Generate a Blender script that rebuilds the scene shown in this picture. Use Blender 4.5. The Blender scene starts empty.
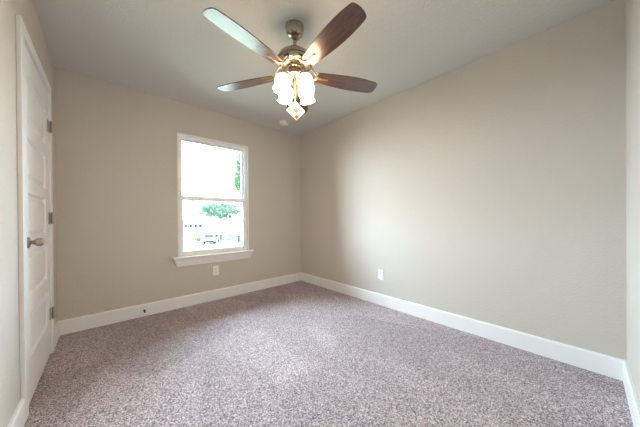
import bpy, bmesh, math, random
from math import sin, cos, radians, pi
from mathutils import Vector, Matrix

random.seed(7)
S = bpy.context.scene
COL = S.collection

# ------------------------------------------------------------------ camera
CAM_H = 1.053
F_PX, YAW, PIT, ROL, SHY = 237.9, 0.7330, -0.0039, -0.0077, 5.19
def cam_axes():
    d0 = Vector((sin(YAW) * cos(PIT), cos(YAW) * cos(PIT), sin(PIT)))
    r0 = Vector((cos(YAW), -sin(YAW), 0))
    u0 = r0.cross(d0)
    c, s = cos(ROL), sin(ROL)
    return r0 * c + u0 * s, -r0 * s + u0 * c, d0
right, up, fwd = cam_axes()
cam = bpy.data.cameras.new('camera')
cam.sensor_width = 36.0
cam.lens = F_PX * 36.0 / 640.0
cam.shift_y = SHY / 640.0
cam.clip_start = 0.02
cam.clip_end = 500
cam_o = bpy.data.objects.new('camera', cam)
COL.objects.link(cam_o)
M3 = Matrix((right, up, -fwd)).transposed()
cam_o.matrix_world = Matrix.Translation((0, 0, CAM_H)) @ M3.to_4x4()
S.camera = cam_o

# ------------------------------------------------------------------ sky, sun, exposure
SKY = 56.0            # bright clouds seen through the window
SKY_BACK = 5.0        # sky behind the house
w = bpy.data.worlds.new('sky')
S.world = w
w.use_nodes = True
bg = w.node_tree.nodes['Background']
bg.inputs[0].default_value = (0.68, 0.84, 1.0, 1)
# cloud-bright sky on the far side of the street, duller behind the house
_n, _l = w.node_tree.nodes, w.node_tree.links
_tc = _n.new('ShaderNodeTexCoord'); _sp = _n.new('ShaderNodeVectorMath'); _sp.operation = 'DOT_PRODUCT'
_sp.inputs[1].default_value = (-0.50, 0.86, 0.05)       # towards the brightest clouds
_l.new(_tc.outputs['Generated'], _sp.inputs[0])
_mr = _n.new('ShaderNodeMapRange'); _mr.interpolation_type = 'SMOOTHSTEP'
_mr.inputs['From Min'].default_value = -0.2; _mr.inputs['From Max'].default_value = 0.8
_mr.inputs['To Min'].default_value = SKY_BACK; _mr.inputs['To Max'].default_value = SKY
_l.new(_sp.outputs['Value'], _mr.inputs['Value']); _l.new(_mr.outputs[0], bg.inputs[1])

def light(name, kind, loc, energy, color, rot=(0, 0, 0), parent=None, **kw):
    l = bpy.data.lights.new(name, kind)
    l.energy = energy
    l.color = color
    for k, v in kw.items():
        setattr(l, k, v)
    o = bpy.data.objects.new(name, l)
    COL.objects.link(o)
    o.location = loc
    o.rotation_euler = rot
    if parent: o.parent = parent
    return o
light('sun', 'SUN', (0, -20, 30), 5.0, (1.0, 0.96, 0.88), (radians(42), 0, radians(-15)), angle=0.02)
portal = light('window_daylight_portal', 'AREA', (1.073, 3.312, 1.33), 1.0, (1, 1, 1), (radians(-90), 0, 0), shape='RECTANGLE', size=0.84, size_y=1.44)
portal.data.cycles.is_portal = True

LAMP_GLOW = 18.0        # frosted glass of the lit fan lamps
LAMP_W = 8.0           # each bulb
LAMP_COL = (1.0, 0.74, 0.46)
S.view_settings.view_transform = 'Standard'
S.view_settings.look = 'None'
S.view_settings.gamma = 1.0
S.view_settings.use_curve_mapping = False
S.view_settings.exposure = 0.0
S.cycles.max_bounces = 14
S.cycles.diffuse_bounces = 10
S.cycles.glossy_bounces = 4
S.cycles.transparent_max_bounces = 12
S.cycles.sample_clamp_indirect = 6.0
S.cycles.use_denoising = True
S.cycles.caustics_reflective = False
S.cycles.caustics_refractive = False

# ------------------------------------------------------------------ materials
def lin(*c):
    return tuple(((v / 255) / 12.92 if v / 255 <= 0.04045 else ((v / 255 + 0.055) / 1.055) ** 2.4) for v in c) + (1,)
def new_mat(name):
    m = bpy.data.materials.new(name)
    m.use_nodes = True
    nt = m.node_tree
    return m, nt, nt.nodes['Principled BSDF']
def mat(name, c, rough=0.5, metal=0.0, spec=0.5, bump=0, bscale=100, bdetail=2, vary=0, vscale=30):
    m, nt, b = new_mat(name)
    b.inputs['Base Color'].default_value = c
    b.inputs['Roughness'].default_value = rough
    b.inputs['Metallic'].default_value = metal
    b.inputs['Specular IOR Level'].default_value = spec
    tc = nt.nodes.new('ShaderNodeTexCoord')
    if bump:
        n = nt.nodes.new('ShaderNodeTexNoise')
        n.inputs['Scale'].default_value = bscale
        n.inputs['Detail'].default_value = bdetail
        nt.links.new(tc.outputs['Object'], n.inputs['Vector'])
        bp = nt.nodes.new('ShaderNodeBump')
        bp.inputs['Strength'].default_value = 1.0
        bp.inputs['Distance'].default_value = bump
        nt.links.new(n.outputs['Fac'], bp.inputs['Height'])
        nt.links.new(bp.outputs['Normal'], b.inputs['Normal'])
    if vary:
        n2 = nt.nodes.new('ShaderNodeTexNoise')
        n2.inputs['Scale'].default_value = vscale
        n2.inputs['Detail'].default_value = 3
        nt.links.new(tc.outputs['Object'], n2.inputs['Vector'])
        mr = nt.nodes.new('ShaderNodeMapRange')
        mr.inputs['To Min'].default_value = 1 - vary
        mr.inputs['To Max'].default_value = 1 + vary
        nt.links.new(n2.outputs['Fac'], mr.inputs['Value'])
        mx = nt.nodes.new('ShaderNodeMix')
        mx.data_type = 'RGBA'; mx.blend_type = 'MULTIPLY'
        mx.inputs[0].default_value = 1
        mx.inputs[6].default_value = c
        nt.links.new(mr.outputs[0], mx.inputs[7])
        nt.links.new(mx.outputs[2], b.inputs['Base Color'])
    return m

M_WALL = mat('greige_wall_paint', lin(204, 199, 192), 0.75, spec=0.25, bump=0.0035, bscale=85, bdetail=3)
M_CEIL = mat('textured_ceiling_paint', lin(211, 210, 207), 0.85, spec=0.15, bump=0.005, bscale=60, bdetail=4)
M_TRIM = mat('white_trim_paint', lin(238, 240, 241), 0.4, spec=0.4, vary=0.015, vscale=6)
M_DOOR = mat('white_door_paint', lin(240, 243, 246), 0.42, spec=0.4, bump=0.0003, bscale=60)
M_VINYL = mat('white_vinyl', lin(246, 248, 250), 0.35, vary=0.01, vscale=8)
M_IRON = mat('satin_nickel_blade_iron', lin(170, 156, 138), 0.42, 0.9, vary=0.05, vscale=90)
M_STEM = mat('antique_brass_stem', lin(96, 70, 46), 0.6, 0.5, vary=0.05, vscale=90)
M_NICKEL = mat('brushed_nickel', lin(176, 164, 148), 0.25, 1.0, vary=0.06, vscale=90)
M_SATIN = mat('satin_nickel_hardware', lin(168, 158, 146), 0.38, 0.85, vary=0.05, vscale=90)
M_PLATE = mat('outlet_plastic', lin(244, 242, 238), 0.35, vary=0.01)
M_SLOT = mat('outlet_slot', lin(70, 66, 62), 0.6, vary=0.05)
M_SMOKE = mat('smoke_detector_plastic', lin(240, 238, 232), 0.5, vary=0.01)
M_BRONZE = mat('dark_bronze', lin(58, 48, 40), 0.4, 0.8, vary=0.1)
M_RUBBER = mat('brown_rubber_tip', lin(92, 80, 70), 0.7, vary=0.04)

def carpet_mat():
    m, nt, b = new_mat('flecked_carpet')
    N, L = nt.nodes, nt.links
    tc = N.new('ShaderNodeTexCoord')
    v = N.new('ShaderNodeTexVoronoi'); v.inputs['Scale'].default_value = 210
    wob = N.new('ShaderNodeTexNoise'); wob.inputs['Scale'].default_value = 60
    mxv = N.new('ShaderNodeVectorMath'); mxv.operation = 'MULTIPLY_ADD'
    mxv.inputs[1].default_value = (0.008, 0.008, 0.0)
    L.new(tc.outputs['Object'], wob.inputs['Vector'])
    L.new(wob.outputs['Color'], mxv.inputs[0]); L.new(tc.outputs['Object'], mxv.inputs[2])
    L.new(mxv.outputs[0], v.inputs['Vector'])
    sep = N.new('ShaderNodeSeparateColor'); L.new(v.outputs['Color'], sep.inputs[0])
    n1 = N.new('ShaderNodeTexNoise'); n1.inputs['Scale'].default_value = 150; n1.inputs['Detail'].default_value = 3
    L.new(tc.outputs['Object'], n1.inputs['Vector'])
    add = N.new('ShaderNodeMath'); add.operation = 'MULTIPLY_ADD'; add.inputs[1].default_value = 0.5
    L.new(sep.outputs[0], add.inputs[0]); 
    half = N.new('ShaderNodeMath'); half.operation = 'MULTIPLY'; half.inputs[1].default_value = 0.5
    L.new(n1.outputs['Fac'], half.inputs[0]); L.new(half.outputs[0], add.inputs[2])
    r = N.new('ShaderNodeValToRGB')
    e = r.color_ramp.elements
    e[0].position = 0.26; e[0].color = lin(90, 77, 83)
    e[1].position = 0.74; e[1].color = lin(236, 228, 233)
    k = e.new(0.40); k.color = lin(156, 143, 149)
    k = e.new(0.60); k.color = lin(190, 178, 184)
    L.new(add.outputs[0], r.inputs[0])
    # brushed pile direction: large soft lanes left by a vacuum cleaner
    mp = N.new('ShaderNodeMapping'); mp.inputs['Rotation'].default_value = (0, 0, radians(28)); mp.inputs['Scale'].default_value = (1.0, 0.55, 1)
    L.new(tc.outputs['Object'], mp.inputs['Vector'])
    v2 = N.new('ShaderNodeTexVoronoi'); v2.inputs['Scale'].default_value = 2.4; v2.feature = 'SMOOTH_F1'; v2.inputs['Smoothness'].default_value = 0.12
    L.new(mp.outputs[0], v2.inputs['Vector'])
    s2 = N.new('ShaderNodeSeparateColor'); L.new(v2.outputs['Color'], s2.inputs[0])
    mr = N.new('ShaderNodeMapRange'); mr.inputs['To Min'].default_value = 0.87; mr.inputs['To Max'].default_value = 1.13
    L.new(s2.outputs[0], mr.inputs['Value'])
    mx = N.new('ShaderNodeMix'); mx.data_type = 'RGBA'; mx.blend_type = 'MULTIPLY'; mx.inputs[0].default_value = 1
    L.new(r.outputs[0], mx.inputs[6]); L.new(mr.outputs[0], mx.inputs[7])
    L.new(mx.outputs[2], b.inputs['Base Color'])
    b.inputs['Roughness'].default_value = 0.95
    b.inputs['Specular IOR Level'].default_value = 0.1
    b.inputs['Sheen Weight'].default_value = 0.15
    bp = N.new('ShaderNodeBump'); bp.inputs['Strength'].default_value = 0.9; bp.inputs['Distance'].default_value = 0.008
    L.new(add.outputs[0], bp.inputs['Height']); L.new(bp.outputs[0], b.inputs['Normal'])
    return m
M_CARPET = carpet_mat()

def wood_mat():
    m, nt, b = new_mat('dark_walnut_blade')
    N, L = nt.nodes, nt.links
    tc = N.new('ShaderNodeTexCoord')
    mp = N.new('ShaderNodeMapping'); mp.inputs['Scale'].default_value = (4, 48, 10)
    L.new(tc.outputs['Object'], mp.inputs['Vector'])
    n = N.new('ShaderNodeTexNoise'); n.inputs['Scale'].default_value = 1.6; n.inputs['Detail'].default_value = 5; n.inputs['Distortion'].default_value = 1.2
    L.new(mp.outputs[0], n.inputs['Vector'])
    r = N.new('ShaderNodeValToRGB')
    e = r.color_ramp.elements
    e[0].position = 0.32; e[0].color = lin(44, 27, 20)
    e[1].position = 0.70; e[1].color = lin(98, 63, 43)
    L.new(n.outputs['Fac'], r.inputs[0]); L.new(r.outputs[0], b.inputs['Base Color'])
    b.inputs['Roughness'].default_value = 0.3
    b.inputs['Specular IOR Level'].default_value = 0.6
    b.inputs['Coat Weight'].default_value = 1.0
    b.inputs['Coat Roughness'].default_value = 0.24
    return m
M_WOOD = wood_mat()

def glow_mat():
    m, nt, b = new_mat('lit_frosted_glass')
    b.inputs['Base Color'].default_value = (0.9, 0.85, 0.78, 1)
    b.inputs['Roughness'].default_value = 0.35
    N, L = nt.nodes, nt.links
    tc = N.new('ShaderNodeTexCoord'); n = N.new('ShaderNodeTexNoise'); n.inputs['Scale'].default_value = 25
    L.new(tc.outputs['Object'], n.inputs['Vector'])
    mr = N.new('ShaderNodeMapRange'); mr.inputs['To Min'].default_value = LAMP_GLOW * 0.85; mr.inputs['To Max'].default_value = LAMP_GLOW * 1.15
    L.new(n.outputs['Fac'], mr.inputs['Value']); L.new(mr.outputs[0], b.inputs['Emission Strength'])
    b.inputs['Emission Color'].default_value = LAMP_COL + (1,)
    return m
M_GLOW = glow_mat()
M_BULB = bpy.data.materials.new('lit_bulb'); M_BULB.use_nodes = True
_b = M_BULB.node_tree.nodes['Principled BSDF']
_b.inputs['Emission Color'].default_value = (1, 0.8, 0.55, 1); _b.inputs['Emission Strength'].default_value = 14

def glass_mat():
    m = bpy.data.materials.new('window_glass'); m.use_nodes = True
    nt = m.node_tree; N, L = nt.nodes, nt.links
    N.remove(N['Principled BSDF'])
    t = N.new('ShaderNodeBsdfTransparent'); t.inputs[0].default_value = (0.93, 0.96, 0.95, 1)
    g = N.new('ShaderNodeBsdfGlossy'); g.inputs['Roughness'].default_value = 0.02
    fr = N.new('ShaderNodeFresnel'); fr.inputs['IOR'].default_value = 1.3
    mx = N.new('ShaderNodeMixShader')
    L.new(fr.outputs[0], mx.inputs[0]); L.new(t.outputs[0], mx.inputs[1]); L.new(g.outputs[0], mx.inputs[2])
    L.new(mx.outputs[0], N['Material Output'].inputs[0])
    return m
M_GLASS = glass_mat()
M_TAG = mat('white_tag_card', lin(240, 236, 228), 0.6, vary=0.02, vscale=60)
M_TAGINK = mat('brown_tag_print', lin(120, 92, 70), 0.6, vary=0.2, vscale=80)
M_TAGGREY = mat('grey_tag_print', lin(176, 168, 158), 0.6, vary=0.1, vscale=80)
# outdoors
M_GRASS = mat('lawn_grass', lin(150, 152, 136), 0.9, spec=0.03, vary=0.25, vscale=0.6)
M_CONC = mat('pale_concrete', lin(176, 172, 166), 0.9, spec=0.03, vary=0.06, vscale=0.8)
M_LEAF = mat('green_leaves', lin(82, 124, 78), 0.6, spec=0.03, vary=0.35, vscale=1.5)
M_LEAF2 = mat('pale_green_leaves', lin(114, 138, 118), 0.6, spec=0.03, vary=0.3, vscale=0.8)
M_BARK = mat('grey_bark', lin(84, 76, 68), 0.9, spec=0.03, vary=0.2, vscale=4)
M_SIDING = mat('pale_siding', lin(214, 208, 200), 0.8, spec=0.03, vary=0.04, vscale=2)
M_ROOF = mat('grey_shingles', lin(128, 122, 120), 0.9, spec=0.03, vary=0.12, vscale=3)
M_DARKGLASS = mat('dark_window_glass', lin(44, 56, 66), 0.4, spec=0.03, vary=0.1)
M_FENCE = mat('grey_blue_fence_boards', lin(46, 55, 66), 0.85, spec=0.03, vary=0.12, vscale=2)
M_CARWHITE = mat('white_car_paint', lin(210, 210, 212), 0.3, spec=0.03, vary=0.02)
M_TYRE = mat('black_tyre_rubber', lin(26, 26, 28), 0.85, spec=0.03, vary=0.1)

# ------------------------------------------------------------------ mesh helpers
def add_box(bm, x0, x1, y0, y1, z0, z1):
    vs = [bm.verts.new(p) for p in ((x0, y0, z0), (x1, y0, z0), (x1, y1, z0), (x0, y1, z0), (x0, y0, z1), (x1, y0, z1), (x1, y1, z1), (x0, y1, z1))]
    for f in ((3, 2, 1, 0), (4, 5, 6, 7), (0, 1, 5, 4), (1, 2, 6, 5), (2, 3, 7, 6), (3, 0, 4, 7)):
        bm.faces.new([vs[i] for i in f])
    return vs
def add_prism(bm, prof, axis, a, b):
    """extrude a closed 2-D profile along an axis (0,1,2) from a to b; profile holds the other two coordinates in order"""
    def P(t, u, v):
        return ((t, u, v), (u, t, v), (u, v, t))[axis]
    A = [bm.verts.new(P(a, *q)) for q in prof]
    B = [bm.verts.new(P(b, *q)) for q in prof]
    n = len(prof)
    for i in range(n):
        bm.faces.new((A[i], A[(i + 1) % n], B[(i + 1) % n], B[i]))
    bm.faces.new(A[::-1]); bm.faces.new(B)
def add_lathe(bm, prof, n=32, mtx=None, cap=True):
    rings = []
    for r, z in prof:
        rings.append([bm.verts.new((r * cos(2 * pi * k / n), r * sin(2 * pi * k / n), z)) for k in range(n)])
    for i in range(len(rings) - 1):
        for k in range(n):
            bm.faces.new((rings[i][k], rings[i][(k + 1) % n], rings[i + 1][(k + 1) % n], rings[i + 1][k]))
    if cap:
        bm.faces.new(rings[0][::-1]); bm.faces.new(rings[-1])
    if mtx:
        for R in rings:
            for v in R: v.co = mtx @ v.co
def add_tube(bm, pts, r, n=10):
    pts = [Vector(p) for p in pts]
    rings = []
    prev = None
    for i, p in enumerate(pts):
        t = (pts[min(i + 1, len(pts) - 1)] - pts[max(i - 1, 0)]).normalized()
        if prev is None:
            u = t.orthogonal().normalized()
        else:
            u = (prev - t * prev.dot(t)).normalized()
        prev = u
        v = t.cross(u)
        rr = r[i] if isinstance(r, (list, tuple)) else r
        rings.append([bm.verts.new(p + (u * cos(2 * pi * k / n) + v * sin(2 * pi * k / n)) * rr) for k in range(n)])
    for i in range(len(rings) - 1):
        for k in range(n):
            bm.faces.new((rings[i][k], rings[i][(k + 1) % n], rings[i + 1][(k + 1) % n], rings[i + 1][k]))
    bm.faces.new(rings[0][::-1]); bm.faces.new(rings[-1])
def obj(name, bm, m, parent=None, kind=None, bevel=0, smooth=False, loc=None, label=None):
    bmesh.ops.recalc_face_normals(bm, faces=bm.faces)
    if bevel:
        bmesh.ops.bevel(bm, geom=list(bm.edges), offset=bevel, segments=2, affect='EDGES', profile=0.5)
    me = bpy.data.meshes.new(name)
    bm.to_mesh(me); bm.free()
    me.materials.append(m)
    if smooth:
        for p in me.polygons: p.use_smooth = True
        me.set_sharp_from_angle(angle=radians(38))
    o = bpy.data.objects.new(name, me)
    COL.objects.link(o)
    if loc is not None: o.location = loc
    if parent: o.parent = parent
    if kind: o['kind'] = kind
    if label: o['label'] = label
    return o
def boxes(name, bl, m, parent=None, kind=None, bevel=0, **kw):
    bm = bmesh.new()
    for b in bl: add_box(bm, *b)
    return obj(name, bm, m, parent, kind, bevel, **kw)
def tag(o, label, cat, group=None):
    o['label'] = label; o['category'] = cat
    if group: o['group'] = group
    return o
def thing(name, label, cat, loc=(0, 0, 0), rotz=0, group=None):
    o = bpy.data.objects.new(name, None)
    o.empty_display_size = 0.05
    COL.objects.link(o)
    o.location = loc; o.rotation_euler = (0, 0, rotz)
    return tag(o, label, cat, group)

# ------------------------------------------------------------------ the room
XL, XR, YB, YF, H = -0.335, 2.449, 3.207, -0.178, 2.44      # door wall, right wall, window wall, wall behind the camera, ceiling
T = 0.12
boxes('floor', [(XL - T, XR + T, YF - T, YB + T, -0.15, 0)], M_CARPET, kind='structure')
boxes('ceiling', [(XL - T, XR + T, YF - T, YB + 0.108, H, H + 0.15)], M_CEIL, kind='structure')
boxes('wall_right', [(XR, XR + T, YF - T, YB + 0.108, 0, H)], M_WALL, kind='structure')
boxes('wall_front', [(XL - T, XR, YF - T, YF, 0, H)], M_WALL, kind='structure')
# window wall with its opening
WX0, WX1, WZ0, WZ1 = 0.634, 1.512, 0.598, 2.068
boxes('wall_back', [(XL - T, WX0, YB, YB + 0.108, 0, H), (WX1, XR, YB, YB + 0.108, 0, H),
                    (WX0, WX1, YB, YB + 0.108, 0, WZ0), (WX0, WX1, YB, YB + 0.108, WZ1, H)], M_WALL, kind='structure')
# door wall with its opening
DY0, DY1, DZ = 2.020, 2.800, 2.040
boxes('wall_left', [(XL - T, XL, YF, DY0 - 0.01, 0, H), (XL - T, XL, DY1 + 0.01, YB, 0, H), (XL - T, XL, DY0 - 0.01, DY1 + 0.01, DZ + 0.01, H)], M_WALL, kind='structure')

boxes('door_light_block', [(XL - T - 0.06, XL - T, DY0 - 0.2, DY1 + 0.2, -0.15, DZ + 0.2)], M_WALL, kind='structure')  # unseen panel added behind the door to block sky light at its gaps
# baseboards
BH, BT = 0.132, 0.016
def base_prof(sgn, wall):
    return [(wall, 0), (wall + sgn * BT, 0), (wall + sgn * BT, BH - 0.012), (wall + sgn * (BT - 0.006), BH), (wall, BH)]
def baseboard(name, axis, wall, sgn, a, b):
    bm = bmesh.new(); add_prism(bm, base_prof(sgn, wall), axis, a, b)
    return obj(name, bm, M_TRIM, kind='structure')
baseboard('baseboard_back', 0, YB, -1, XL, XR)
baseboard('baseboard_right', 1, XR, -1, YF, YB - BT)
baseboard('baseboard_front', 0, YF, 1, XL + BT, XR - BT)
CN, CF = 1.945, 2.875      # casing outer edges
bm = bmesh.new(); add_prism(bm, base_prof(1, XL), 1, YF, CN); add_prism(bm, base_prof(1, XL), 1, CF, YB - BT)
obj('baseboard_left', bm, M_TRIM, kind='structure')

# ------------------------------------------------------------------ door
CX = XL + 0.018
CT = 2.112
bm = bmesh.new()
def casing(bm, y0, y1, z0, z1):
    add_box(bm, XL, CX, y0, y1, z0, z1)
casing(bm, CN, DY0 - 0.006, 0, CT); casing(bm, DY1 + 0.006, CF, 0, CT); casing(bm, DY0 - 0.006, DY1 + 0.006, DZ + 0.006, CT)
obj('trim_1', bm, M_TRIM, kind='structure', bevel=0.0025)
boxes('trim_2', [(XL - T, XL, DY0 - 0.01, DY0 - 0.001, 0, DZ), (XL - T, XL, DY1 + 0.001, DY1 + 0.01, 0, DZ), (XL - T, XL, DY0 - 0.01, DY1 + 0.01, DZ, DZ + 0.01),
                 (XL - T, XL - 0.036, DY0 - 0.001, DY0 + 0.012, 0, DZ), (XL - T, XL - 0.036, DY1 - 0.012, DY1 + 0.001, 0, DZ), (XL - T, XL - 0.036, DY0, DY1, DZ - 0.012, DZ)], M_TRIM, kind='structure')
# slab with five moulded panels
DF = XL + 0.006            # face of the slab
d0, d1, dz0, dz1 = DY0 + 0.003, DY1 - 0.003, 0.012, DZ - 0.005
py0, py1 = 2.125, 2.672
pz = [(0.262, 0.520), (0.608, 0.866), (0.952, 1.208), (1.278, 1.528), (1.610, 1.880)]
bm = bmesh.new()
add_box(bm, DF - 0.035, DF - 0.014, d0, d1, dz0, dz1)
zs = [dz0] + [z for p in pz for z in p] + [dz1]
for k in range(0, len(zs), 2):                      # rails
    add_box(bm, DF - 0.014, DF, py0, py1, zs[k], zs[k + 1])
add_box(bm, DF - 0.014, DF, d0, py0, dz0, dz1); add_box(bm, DF - 0.014, DF, py1, d1, dz0, dz1)
def panel(bm, y0, y1, z0, z1):
    # raised field with sloped shoulders inside a cove
    a = 0.016
    rect = lambda i, x: [bm.verts.new((x, yy, zz)) for yy, zz in ((y0 + i, z0 + i), (y1 - i, z0 + i), (y1 - i, z1 - i), (y0 + i, z1 - i))]
    R = [rect(0, DF), rect(a - 0.006, DF - 0.013), rect(a + 0.006, DF - 0.013), rect(a + 0.024, DF - 0.002)]
    for A, B in zip(R, R[1:]):
        for k in range(4): bm.faces.new((A[k], A[(k + 1) % 4], B[(k + 1) % 4], B[k]))
    bm.faces.new(R[-1])
for z0, z1 in pz: panel(bm, py0, py1, z0, z1)
door = obj('door_1', bm, M_DOOR, kind='structure')
# egg-shaped knob on a round rose
HY, HZ = 2.105, 0.925
bm = bmesh.new()
mx = Matrix.Translation((DF, HY, HZ)) @ Matrix.Rotation(pi / 2, 4, 'Y')
add_lathe(bm, [(0.032, 0), (0.032, 0.003), (0.028, 0.008), (0.015, 0.011), (0.0105, 0.014), (0.0105, 0.020), (0.013, 0.024), (0.019, 0.029), (0.0235, 0.037), (0.0245, 0.044), (0.0225, 0.052), (0.016, 0.059), (0.006, 0.062), (0.001, 0.0625)], 36, mx)
obj('door_knob', bm, M_SATIN, door, smooth=True, label='satin nickel door knob')
for z in (1.782, 1.066, 0.322):
    bm = bmesh.new()
    add_tube(bm, [(XL + 0.021, DY1 + 0.001, z - 0.046), (XL + 0.021, DY1 + 0.001, z - 0.044), (XL + 0.021, DY1 + 0.001, z + 0.044), (XL + 0.021, DY1 + 0.001, z + 0.046)], [0.004, 0.0068, 0.0068, 0.004], 14)
    for zz in (-0.018, 0.018):
        add_tube(bm, [(XL + 0.021, DY1 + 0.001, z + zz - 0.0008), (XL + 0.021, DY1 + 0.001, z + zz + 0.0008)], 0.0074, 14)
    add_box(bm, DF, DF + 0.003, DY1 - 0.035, DY1 - 0.003, z - 0.044, z + 0.044)
    add_box(bm, CX, CX + 0.002, DY1 + 0.006, DY1 + 0.024, z - 0.044, z + 0.044)
    obj('hinge', bm, M_SATIN, door, smooth=True, label='satin nickel door hinge')

# ------------------------------------------------------------------ window
win = bpy.data.objects.new('window_1', None); COL.objects.link(win); win['kind'] = 'structure'
D = YB
# liner of the opening with a narrow bead round its inner edge
bm = bmesh.new()
e = 0.014
for b in ((WX0 - 0.004, WX0 + e, D - 0.006, D + 0.108, WZ0, WZ1 + 0.004), (WX1 - e, WX1 + 0.004, D - 0.006, D + 0.108, WZ0, WZ1 + 0.004), (WX0 + e, WX1 - e, D - 0.006, D + 0.108, WZ1 - e, WZ1 + 0.004)):
    add_box(bm, *b)
obj('window_jamb', bm, M_TRIM, win)
# vinyl frame
f = 0.026
x0, x1, z0, z1 = WX0 + e, WX1 - e, WZ0 + 0.004, WZ1 - e
boxes('window_frame', [(x0, x0 + f, D + 0.034, D + 0.108, z0, z1), (x1 - f, x1, D + 0.034, D + 0.108, z0, z1), (x0 + f, x1 - f, D + 0.034, D + 0.108, z1 - f, z1), (x0 + f, x1 - f, D + 0.034, D + 0.108, z0, z0 + 0.022)], M_VINYL, win, bevel=0.002)
ZM = 1.312
u0, u1 = x0 + f, x1 - f
s = 0.022
# upper sash (outer), lower sash (inner)
up_s = boxes('upper_sash', [(u0, u0 + s, D + 0.072, D + 0.096, ZM, z1 - f), (u1 - s, u1, D + 0.072, D + 0.096, ZM, z1 - f), (u0 + s, u1 - s, D + 0.072, D + 0.096, z1 - f - s, z1 - f), (u0 + s, u1 - s, D + 0.072, D + 0.096, ZM - 0.006, ZM + 0.028)], M_VINYL, win, bevel=0.002)
lo_s = boxes('lower_sash', [(u0 - 0.006, u0 + s, D + 0.040, D + 0.068, z0 + 0.022, ZM), (u1 - s, u1 + 0.006, D + 0.040, D + 0.068, z0 + 0.022, ZM), (u0 + s, u1 - s, D + 0.040, D + 0.068, ZM - 0.034, ZM), (u0 + s, u1 - s, D + 0.040, D + 0.068, z0 + 0.022, z0 + 0.058)], M_VINYL, win, bevel=0.002)
boxes('upper_pane', [(u0 + s - 0.004, u1 - s + 0.004, D + 0.083, D + 0.086, ZM + 0.02, z1 - f - s + 0.004)], M_GLASS, up_s)
boxes('lower_pane', [(u0 + s - 0.004, u1 - s + 0.004, D + 0.053, D + 0.056, z0 + 0.054, ZM - 0.03)], M_GLASS, lo_s)
for xc in (0.80, 1.35):      # tilt latches under the meeting rail and on top of it
    boxes('sash_latch', [(xc - 0.02, xc + 0.02, D + 0.036, D + 0.058, ZM, ZM + 0.010), (xc - 0.012, xc + 0.012, D + 0.037, D + 0.042, ZM - 0.062, ZM - 0.030)], M_VINYL, lo_s, bevel=0.002)
# stool and tapering apron
bm = bmesh.new()
add_prism(bm, [(D - 0.052, WZ0 - 0.018), (D - 0.056, WZ0 - 0.010), (D - 0.052, WZ0 + 0.004), (D + 0.036, WZ0 + 0.004), (D + 0.036, WZ0 - 0.018)], 0, WX0 - 0.058, WX1 + 0.058)
obj('window_sill', bm, M_TRIM, win)
bm = bmesh.new()
za, zb = WZ0 - 0.112, WZ0 - 0.018
A = [(WX0 - 0.050, zb), (WX1 + 0.050, zb), (WX1 + 0.018, za), (WX0 - 0.018, za)]
B = []
for (x, z), dep in zip(A, (0.040, 0.040, 0.014, 0.014)):
    B.append((bm.verts.new((x, D, z)), bm.verts.new((x, D - dep, z))))
for k in range(4):
    bm.faces.new((B[k][0], B[(k + 1) % 4][0], B[(k + 1) % 4][1], B[k][1]))
bm.faces.new([b[1] for b in B]); bm.faces.new([b[0] for b in B][::-1])
obj('window_apron', bm, M_TRIM, win)

# ------------------------------------------------------------------ outlets, detector, door stop
def outlet(loc, rotz, label):
    t = thing('power_outlet', label, 'outlet', loc, rotz, 'duplex wall outlets')
    boxes('cover_plate', [(-0.037, 0.037, -0.006, 0, -0.06, 0.06)], M_PLATE, t, bevel=0.0025)
    for zc in (-0.0195, 0.0195):
        bm = bmesh.new()
        add_prism(bm, [(0.017 * cos(a) , zc + max(-0.0135, min(0.0135, 0.017 * sin(a)))) for a in [2 * pi * k / 28 for k in range(28)]], 1, -0.0085, -0.004)
        r = obj('receptacle', bm, M_PLATE, t)
        boxes('slots', [(-0.0075, -0.005, -0.0090, -0.008, zc - 0.004, zc + 0.006), (0.005, 0.0075, -0.0090, -0.008, zc - 0.003, zc + 0.005), (-0.0022, 0.0022, -0.0090, -0.008, zc - 0.0105, zc - 0.006)], M_SLOT, r)
    bm = bmesh.new(); add_lathe(bm, [(0.003, 0.006), (0.003, 0.0075), (0.002, 0.008)], 12, Matrix.Rotation(pi / 2, 4, 'X'))
    obj('screw', bm, M_NICKEL, t, smooth=True)
outlet((1.056, YB, 0.378), 0, 'white duplex outlet on the wall below the window sill')
outlet((XR, 1.633, 0.364), -pi / 2, 'white duplex outlet low on the bare wall without a window')

det = thing('smoke_detector', 'round white smoke detector on the ceiling behind the fan', 'smoke detector', (1.925, 2.895, H))
bm = bmesh.new(); add_lathe(bm, [(0.068, 0), (0.068, -0.010), (0.064, -0.012)], 40); obj('base', bm, M_SMOKE, det, smooth=True)
bm = bmesh.new(); add_lathe(bm, [(0.058, -0.012), (0.058, -0.022), (0.063, -0.024), (0.060, -0.034), (0.045, -0.042), (0.016, -0.044), (0.015, -0.041), (0.002, -0.041)], 40); obj('cover', bm, M_SMOKE, det, smooth=True)

ds = thing('door_stop', 'small dark spring door stop on the baseboard left of the window', 'door stop', (0.302, YB - BT, 0.064))
bm = bmesh.new(); add_lathe(bm, [(0.010, 0), (0.010, 0.003), (0.007, 0.008)], 20, Matrix.Rotation(pi / 2, 4, 'X')); obj('base', bm, M_BRONZE, ds, smooth=True)
bm = bmesh.new()
add_tube(bm, [(0.0058 * cos(k * 0.7), -0.008 - k * 0.00052, 0.0058 * sin(k * 0.7)) for k in range(110)], 0.0013, 6)
obj('spring', bm, M_BRONZE, ds, smooth=True)
bm = bmesh.new(); add_lathe(bm, [(0.005, 0.062), (0.0065, 0.064), (0.0065, 0.072), (0.004, 0.075)], 16, Matrix.Rotation(pi / 2, 4, 'X')); obj('tip', bm, M_RUBBER, ds, smooth=True)

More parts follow.
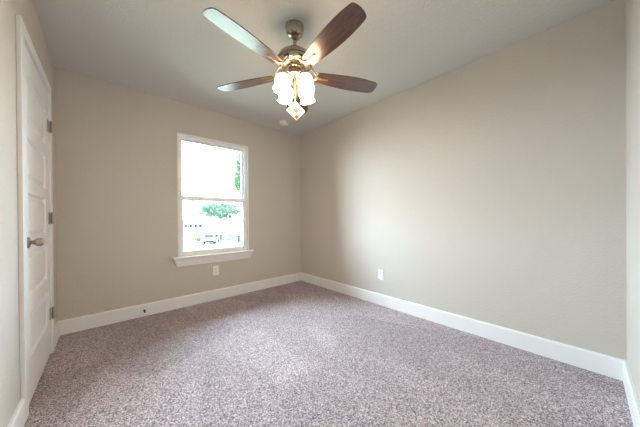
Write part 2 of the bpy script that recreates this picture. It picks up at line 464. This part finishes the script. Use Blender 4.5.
# ------------------------------------------------------------------ ceiling fan
FX, FY = 1.031, 1.405
fan = thing('ceiling_fan', 'five-blade nickel ceiling fan with dark wood blades and four lit lamps', 'ceiling fan', (FX, FY, 0))
bm = bmesh.new(); add_lathe(bm, [(0.068, H), (0.068, H - 0.014), (0.064, H - 0.018), (0.063, H - 0.036), (0.056, H - 0.056), (0.040, H - 0.071), (0.026, H - 0.075)], 40)
obj('canopy', bm, M_NICKEL, fan, smooth=True)
bm = bmesh.new(); add_lathe(bm, [(0.020, H - 0.072), (0.027, H - 0.078), (0.026, H - 0.092), (0.0125, H - 0.102), (0.0125, 2.275), (0.020, 2.272), (0.022, 2.245)], 28)
obj('downrod', bm, M_NICKEL, fan, smooth=True)
bm = bmesh.new(); add_lathe(bm, [(0.020, 2.256), (0.060, 2.252), (0.095, 2.241), (0.117, 2.223), (0.127, 2.200), (0.128, 2.190), (0.123, 2.188), (0.123, 2.178), (0.128, 2.176), (0.127, 2.168), (0.116, 2.156), (0.096, 2.148), (0.060, 2.145), (0.02, 2.145)], 56)
obj('motor_housing', bm, M_NICKEL, fan, smooth=True)
bm = bmesh.new(); add_lathe(bm, [(0.052, 2.145), (0.054, 2.135), (0.049, 2.131), (0.049, 2.099), (0.054, 2.095), (0.054, 2.085), (0.038, 2.073), (0.018, 2.063)], 36)
kit = obj('light_kit', bm, M_NICKEL, fan, smooth=True)
bm = bmesh.new(); add_lathe(bm, [(0.018, 2.065), (0.014, 2.047), (0.013, 1.972), (0.018, 1.959), (0.018, 1.949), (0.012, 1.937), (0.008, 1.927), (0.003, 1.921)], 28)
obj('stem', bm, M_STEM, kit, smooth=True, label='slim brass-toned stem between the lamps')

ZB = 2.102
def blade_outline():
    top = [(0.165, 0.046), (0.22, 0.052), (0.30, 0.060), (0.38, 0.066), (0.46, 0.069), (0.53, 0.068), (0.59, 0.063), (0.63, 0.058), (0.646, 0.054)]
    tip = [(0.656, 0.046), (0.663, 0.024), (0.666, 0.0), (0.663, -0.024), (0.656, -0.046)]
    bot = [(0.646, -0.054), (0.63, -0.058), (0.59, -0.063), (0.53, -0.068), (0.46, -0.069), (0.38, -0.066), (0.30, -0.060), (0.22, -0.052), (0.165, -0.046)]
    return top + tip + bot
for k in range(5):
    az = radians(-24.0 + 72 * k)
    mtx = Matrix.Translation((0, 0, ZB)) @ Matrix.Rotation(az, 4, 'Z') @ Matrix.Rotation(radians(-12), 4, 'X')
    bm = bmesh.new()
    add_prism(bm, blade_outline(), 2, -0.003, 0.003)
    b = obj('blade', bm, M_WOOD, fan, bevel=0.0012)
    b.matrix_local = mtx
    bm = bmesh.new()
    # forked iron: two curved horns from the motor and a plate under the blade, held by three screws
    for sy in (-1, 1):
        add_tube(bm, [(0.085, sy * 0.014, 0.062), (0.108, sy * 0.024, 0.054), (0.126, sy * 0.032, 0.036), (0.136, sy * 0.033, 0.014), (0.146, sy * 0.027, 0.000), (0.160, sy * 0.017, -0.006), (0.180, sy * 0.006, -0.0065)], [0.006, 0.006, 0.0055, 0.0055, 0.0055, 0.005, 0.004], 10)
    add_prism(bm, [(0.150, 0.009), (0.175, 0.012), (0.195, 0.009), (0.250, 0.008), (0.258, 0.0), (0.250, -0.008), (0.195, -0.009), (0.175, -0.012), (0.150, -0.009)], 2, -0.009, -0.003)
    for sx, sy in ((0.172, 0.0), (0.208, 0.0), (0.245, 0)):
        add_lathe(bm, [(0.005, -0.0115), (0.005, -0.009)], 10, Matrix.Translation((sx, sy, 0)))
    obj('blade_iron', bm, M_IRON, b, smooth=True)

SHADE = [(0.024, 0.004), (0.031, -0.001), (0.044, -0.013), (0.0515, -0.028), (0.0535, -0.045), (0.051, -0.062), (0.045, -0.078), (0.0435, -0.087), (0.048, -0.098), (0.056, -0.108)]
for k in range(4):
    a = radians(228 + 45 + 90 * k)
    c = Vector((0.097 * cos(a), 0.097 * sin(a), 2.041))
    mtx = Matrix.Translation(c) @ Matrix.Rotation(a, 4, 'Z') @ Matrix.Rotation(radians(-14), 4, 'Y')
    bm = bmesh.new()
    add_lathe(bm, SHADE, 32, None, cap=False)
    sh = obj('lamp_shade', bm, M_GLOW, fan, smooth=True)
    sol = sh.modifiers.new('glass', 'SOLIDIFY'); sol.thickness = 0.003
    sh.matrix_local = mtx
    bm = bmesh.new(); add_lathe(bm, [(0.020, 0.030), (0.027, 0.024), (0.030, 0.004), (0.029, -0.004), (0.016, -0.006)], 24); obj('socket_cap', bm, M_NICKEL, sh, smooth=True)
    bm = bmesh.new(); add_lathe(bm, [(0.013, -0.006), (0.014, -0.030), (0.022, -0.044), (0.026, -0.060), (0.023, -0.076), (0.013, -0.086), (0.003, -0.088)], 20); obj('bulb', bm, M_BULB, sh, smooth=True)
    bm = bmesh.new()
    r_ = Vector((cos(a), sin(a), 0))
    add_tube(bm, [r_ * 0.040 + Vector((0, 0, 2.090)), r_ * 0.064 + Vector((0, 0, 2.094)), r_ * 0.082 + Vector((0, 0, 2.088)), c + Vector((0, 0, 0.026)) - r_ * 0.006], 0.008, 10)
    obj('lamp_arm', bm, M_NICKEL, kit, smooth=True)
    light('lamp_light', 'POINT', (0, 0, -0.100), LAMP_W, LAMP_COL, parent=sh, shadow_soft_size=0.03)

CAMDIR = Vector((-FX, -FY, 0)).normalized()
SIDE = Vector((-CAMDIR.y, CAMDIR.x, 0))          # to the right as seen from the door corner
def chain(p0, p1, name):
    bm = bmesh.new()
    p0, p1 = Vector(p0), Vector(p1)
    add_tube(bm, [p0, p1], 0.0011, 6)
    n = int((p0 - p1).length / 0.006)
    for i in range(n):
        c = p0.lerp(p1, (i + 0.5) / n)
        bmesh.ops.create_icosphere(bm, subdivisions=1, radius=0.0021, matrix=Matrix.Translation(c))
    return obj(name, bm, M_NICKEL, fan, smooth=True)
pc = CAMDIR * 0.055
chain((pc.x, pc.y, 2.092), (pc.x, pc.y, 1.874), 'pull_chain')
pc2 = CAMDIR * 0.010 + SIDE * -0.054
ch2 = chain((pc2.x, pc2.y, 2.092), (pc2.x, pc2.y, 1.885), 'pull_chain')
bm = bmesh.new(); add_lathe(bm, [(0.002, 1.888), (0.005, 1.880), (0.008, 1.868), (0.006, 1.856), (0.002, 1.852)], 16, Matrix.Translation((pc2.x, pc2.y, 0)))
obj('chain_fob', bm, M_BRONZE, ch2, smooth=True, label='small dark pull-chain fob')

# square card hanging by its corner from the front chain
tp = Vector((FX, FY, 0)) + CAMDIR * 0.060 + SIDE * 0.0
tg = thing('hang_tag', 'square white printed card hanging by its corner from the fan pull chain', 'tag', (tp.x, tp.y, 1.874), math.atan2(CAMDIR.y, CAMDIR.x) + pi / 2 + radians(12))
hs = 0.096
rot = Matrix.Rotation(radians(45 - 3), 4, 'Y')
def dcard(u0, u1, v0, v1, y0, y1, bm):
    vs = add_box(bm, u0, u1, y0, y1, v0, v1)
    for v in vs:
        v.co = rot @ v.co
bm = bmesh.new(); dcard(0, hs, -hs, 0, -0.0006, 0.0006, bm)
def shift(o):
    return o
card = obj('card', bm, M_TAG, tg)
bm = bmesh.new(); dcard(0.030, 0.066, -0.060, -0.034, -0.0011, -0.0007, bm); 
dcard(0.070, 0.090, -0.090, -0.062, -0.0011, -0.0007, bm)
obj('printed_picture', bm, M_TAGINK, card)
bm = bmesh.new()
for v in (0.012, 0.018, 0.024):
    dcard(0.014, 0.080 - v, -v - 0.0022, -v, -0.0011, -0.0007, bm)
for v in (0.068, 0.074, 0.080, 0.086):
    dcard(0.010, 0.060, -v - 0.0022, -v, -0.0011, -0.0007, bm)
obj('printed_lines', bm, M_TAGGREY, card)
bm = bmesh.new(); add_tube(bm, [(0, 0.001, -0.012), (0.004, 0.001, -0.004), (0.002, 0.0, 0.003), (-0.003, -0.001, -0.003), (0, -0.001, -0.012)], 0.0009, 6)
obj('loop', bm, M_TAGGREY, tg)

# ------------------------------------------------------------------ outdoors, seen through the window from an upper storey
G = -3.2
boxes('ground_lawn', [(-40, 90, 6, 140, G - 0.3, G)], M_GRASS, kind='structure')
bm = bmesh.new()
q = [(-30, 20), (8, 33), (17.5, 92), (26, 130), (4, 130), (-40, 60)]
vs = [bm.verts.new((x, y, G + 0.02)) for x, y in q]; bm.faces.new(vs)
r = bmesh.ops.extrude_face_region(bm, geom=bm.faces[:]); bmesh.ops.translate(bm, vec=(0, 0, -0.1), verts=[v for v in r['geom'] if isinstance(v, bmesh.types.BMVert)])
obj('street', bm, M_CONC, kind='structure')

def leaves(bm, cx, cy, cz, rx, ry, rz, n, size, clumps=14):
    cs = []
    for i in range(clumps):
        while True:
            p = Vector((random.uniform(-1, 1), random.uniform(-1, 1), random.uniform(-1, 1)))
            if p.length < 1: break
        cs.append(p * 0.78)
    for i in range(n):
        p = random.choice(cs) + Vector((random.gauss(0, 1), random.gauss(0, 1), random.gauss(0, 1))) * 0.17
        c = Vector((cx + p.x * rx, cy + p.y * ry, cz + p.z * rz))
        m = Matrix.Rotation(random.uniform(0, 6.28), 3, Vector((random.gauss(0, 1), random.gauss(0, 1), random.gauss(0, 1))).normalized())
        s_ = size * random.uniform(0.6, 1.3)
        bm.faces.new([bm.verts.new(c + m @ Vector(v) * s_) for v in ((-0.5, 0, 0), (0, -0.28, 0.06), (0.6, 0, 0), (0, 0.28, 0.06))])
def tree(x, y, h, crown, n, size, m, label, trunk_r, clumps=14):
    t = thing('leafy_tree', label, 'tree', (x, y, G), 0, 'trees outside the window')
    cz, rx, ry, rz = crown
    bm = bmesh.new()
    add_tube(bm, [(0, 0, -0.05), (0.05, 0, h * 0.3), (0.0, 0.1, h * 0.6), (0.1, 0, h * 0.85)], [trunk_r, trunk_r * 0.8, trunk_r * 0.6, trunk_r * 0.2], 10)
    for k in range(5):
        a = k * 1.3
        zb = h * (0.36 + 0.07 * k)
        add_tube(bm, [(0.02, 0.02, zb), (rx * 0.3 * cos(a), ry * 0.3 * sin(a), zb + h * 0.1), (rx * 0.6 * cos(a), ry * 0.6 * sin(a), zb + h * 0.22)], [trunk_r * 0.45, trunk_r * 0.3, trunk_r * 0.12], 8)
    obj('trunk', bm, M_BARK, t, smooth=True)
    bm = bmesh.new(); leaves(bm, 0, 0, cz, rx, ry, rz, n, size, clumps); 
    me_o = obj('crown', bm, m, t)
    return t
tree(9.95, 22.0, 11.0, (8.4, 1.3, 1.3, 2.7), 6500, 0.20, M_LEAF, 'tall green tree at the right edge of the upper window pane', 0.16, 26)
tree(24.4, 70.0, 9.4, (6.5, 8.4, 4.0, 3.6), 6000, 0.55, M_LEAF2, 'broad pale green tree across the street in the lower window pane', 0.25, 80)

def house(x, y, rz, wdt, dep, hgt, roof, label, nwin, wz):
    t = thing('house', label, 'house', (x, y, G), rz, 'houses across the street')
    boxes('wall', [(-wdt / 2, wdt / 2, 0, dep, -0.05, hgt)], M_SIDING, t)
    bm = bmesh.new(); add_prism(bm, [(-0.4, hgt), (dep / 2, hgt + roof), (dep + 0.4, hgt), (dep + 0.4, hgt - 0.12), (-0.4, hgt - 0.12)], 0, -wdt / 2 - 0.4, wdt / 2 + 0.4)
    obj('roof', bm, M_ROOF, t)
    for k in range(nwin):
        xc = -wdt / 2 + (k + 0.7) * wdt / (nwin + 0.4)
        fr_ = boxes('window', [(xc - 0.42, xc + 0.42, -0.05, 0.02, wz - 0.42, wz + 0.42)], M_CARWHITE, t)
        boxes('pane', [(xc - 0.34, xc + 0.34, -0.07, -0.05, wz - 0.34, wz + 0.34)], M_DARKGLASS, fr_)
    return t
house(18.6, 75.0, radians(-14), 5.4, 7, 3.0, 1.1, 'pale house with a row of small dark windows, left of the street tree', 4, 2.15)
house(22.6, 53.0, radians(-30), 11.0, 4, 1.55, 0.45, 'long pale low building behind the dark board fence', 0, 1.5)

# board fence
fa, fb = Vector((15.6, 49.0, G)), Vector((19.2, 33.0, G))
fd = (fb - fa); fl = fd.length
fn = thing('board_fence', 'grey blue vertical board fence by the street outside', 'fence', fa, math.atan2(fd.y, fd.x))
bm = bmesh.new()
nb = int(fl / 0.42)
for i in range(nb):
    add_box(bm, i * 0.42 + 0.02, i * 0.42 + 0.30, -0.015, 0.015, 0.05, 1.30)
for z in (0.35, 1.05): add_box(bm, 0, fl, 0.015, 0.06, z, z + 0.08)
obj('board_panel', bm, M_FENCE, fn)
for i in range(7):
    boxes('post', [(i * fl / 6 - 0.05, i * fl / 6 + 0.05, 0.06, 0.16, -0.05, 1.36)], M_FENCE, fn)

# parked vehicle, nose away from the room
car = thing('parked_car', 'white car with dark windows parked beside the board fence', 'car', (13.7, 43.5, G), radians(60))
bm = bmesh.new()
add_prism(bm, [(-2.2, 0.35), (2.2, 0.35), (2.28, 0.62), (2.15, 0.92), (1.15, 1.02), (0.45, 1.58), (-1.5, 1.62), (-2.15, 1.05), (-2.28, 0.62)], 1, -0.88, 0.88)
body = obj('body', bm, M_CARWHITE, car, bevel=0.05)
bm = bmesh.new(); add_prism(bm, [(0.95, 1.05), (0.40, 1.50), (-1.40, 1.53), (-1.85, 1.08)], 1, -0.895, 0.895); obj('side_windows', bm, M_DARKGLASS, car)
bm = bmesh.new(); add_prism(bm, [(-2.18, 1.06), (-2.14, 1.03), (-1.50, 1.58), (-1.54, 1.61)], 1, -0.72, 0.72); obj('rear_window', bm, M_DARKGLASS, car)
bm = bmesh.new(); add_prism(bm, [(1.16, 1.06), (1.12, 1.02), (0.48, 1.52), (0.52, 1.56)], 1, -0.72, 0.72); obj('windscreen', bm, M_DARKGLASS, car)
boxes('bumper', [(-2.34, -2.2, -0.85, 0.85, 0.32, 0.58)], M_TYRE, car, bevel=0.02)
for wx in (-1.4, 1.4):
    for wy in (-0.8, 0.8):
        bm = bmesh.new(); add_lathe(bm, [(0.12, -0.1), (0.30, -0.11), (0.34, -0.08), (0.34, 0.08), (0.30, 0.11), (0.12, 0.1)], 24, Matrix.Translation((wx, wy, 0.34)) @ Matrix.Rotation(pi / 2, 4, 'X'))
        obj('wheel', bm, M_TYRE, car, smooth=True)
bush = thing('garden_shrub', 'small dark green shrub beside the parked white car', 'shrub', (12.0, 46.0, G))
bm = bmesh.new(); leaves(bm, 0, 0, 0.75, 0.75, 0.75, 0.75, 500, 0.2, 10); obj('foliage', bm, M_LEAF, bush)
bm = bmesh.new(); add_tube(bm, [(0, 0, -0.03), (0.02, 0, 0.4), (0, 0.03, 0.8)], [0.05, 0.04, 0.02], 8); obj('stem', bm, M_BARK, bush)
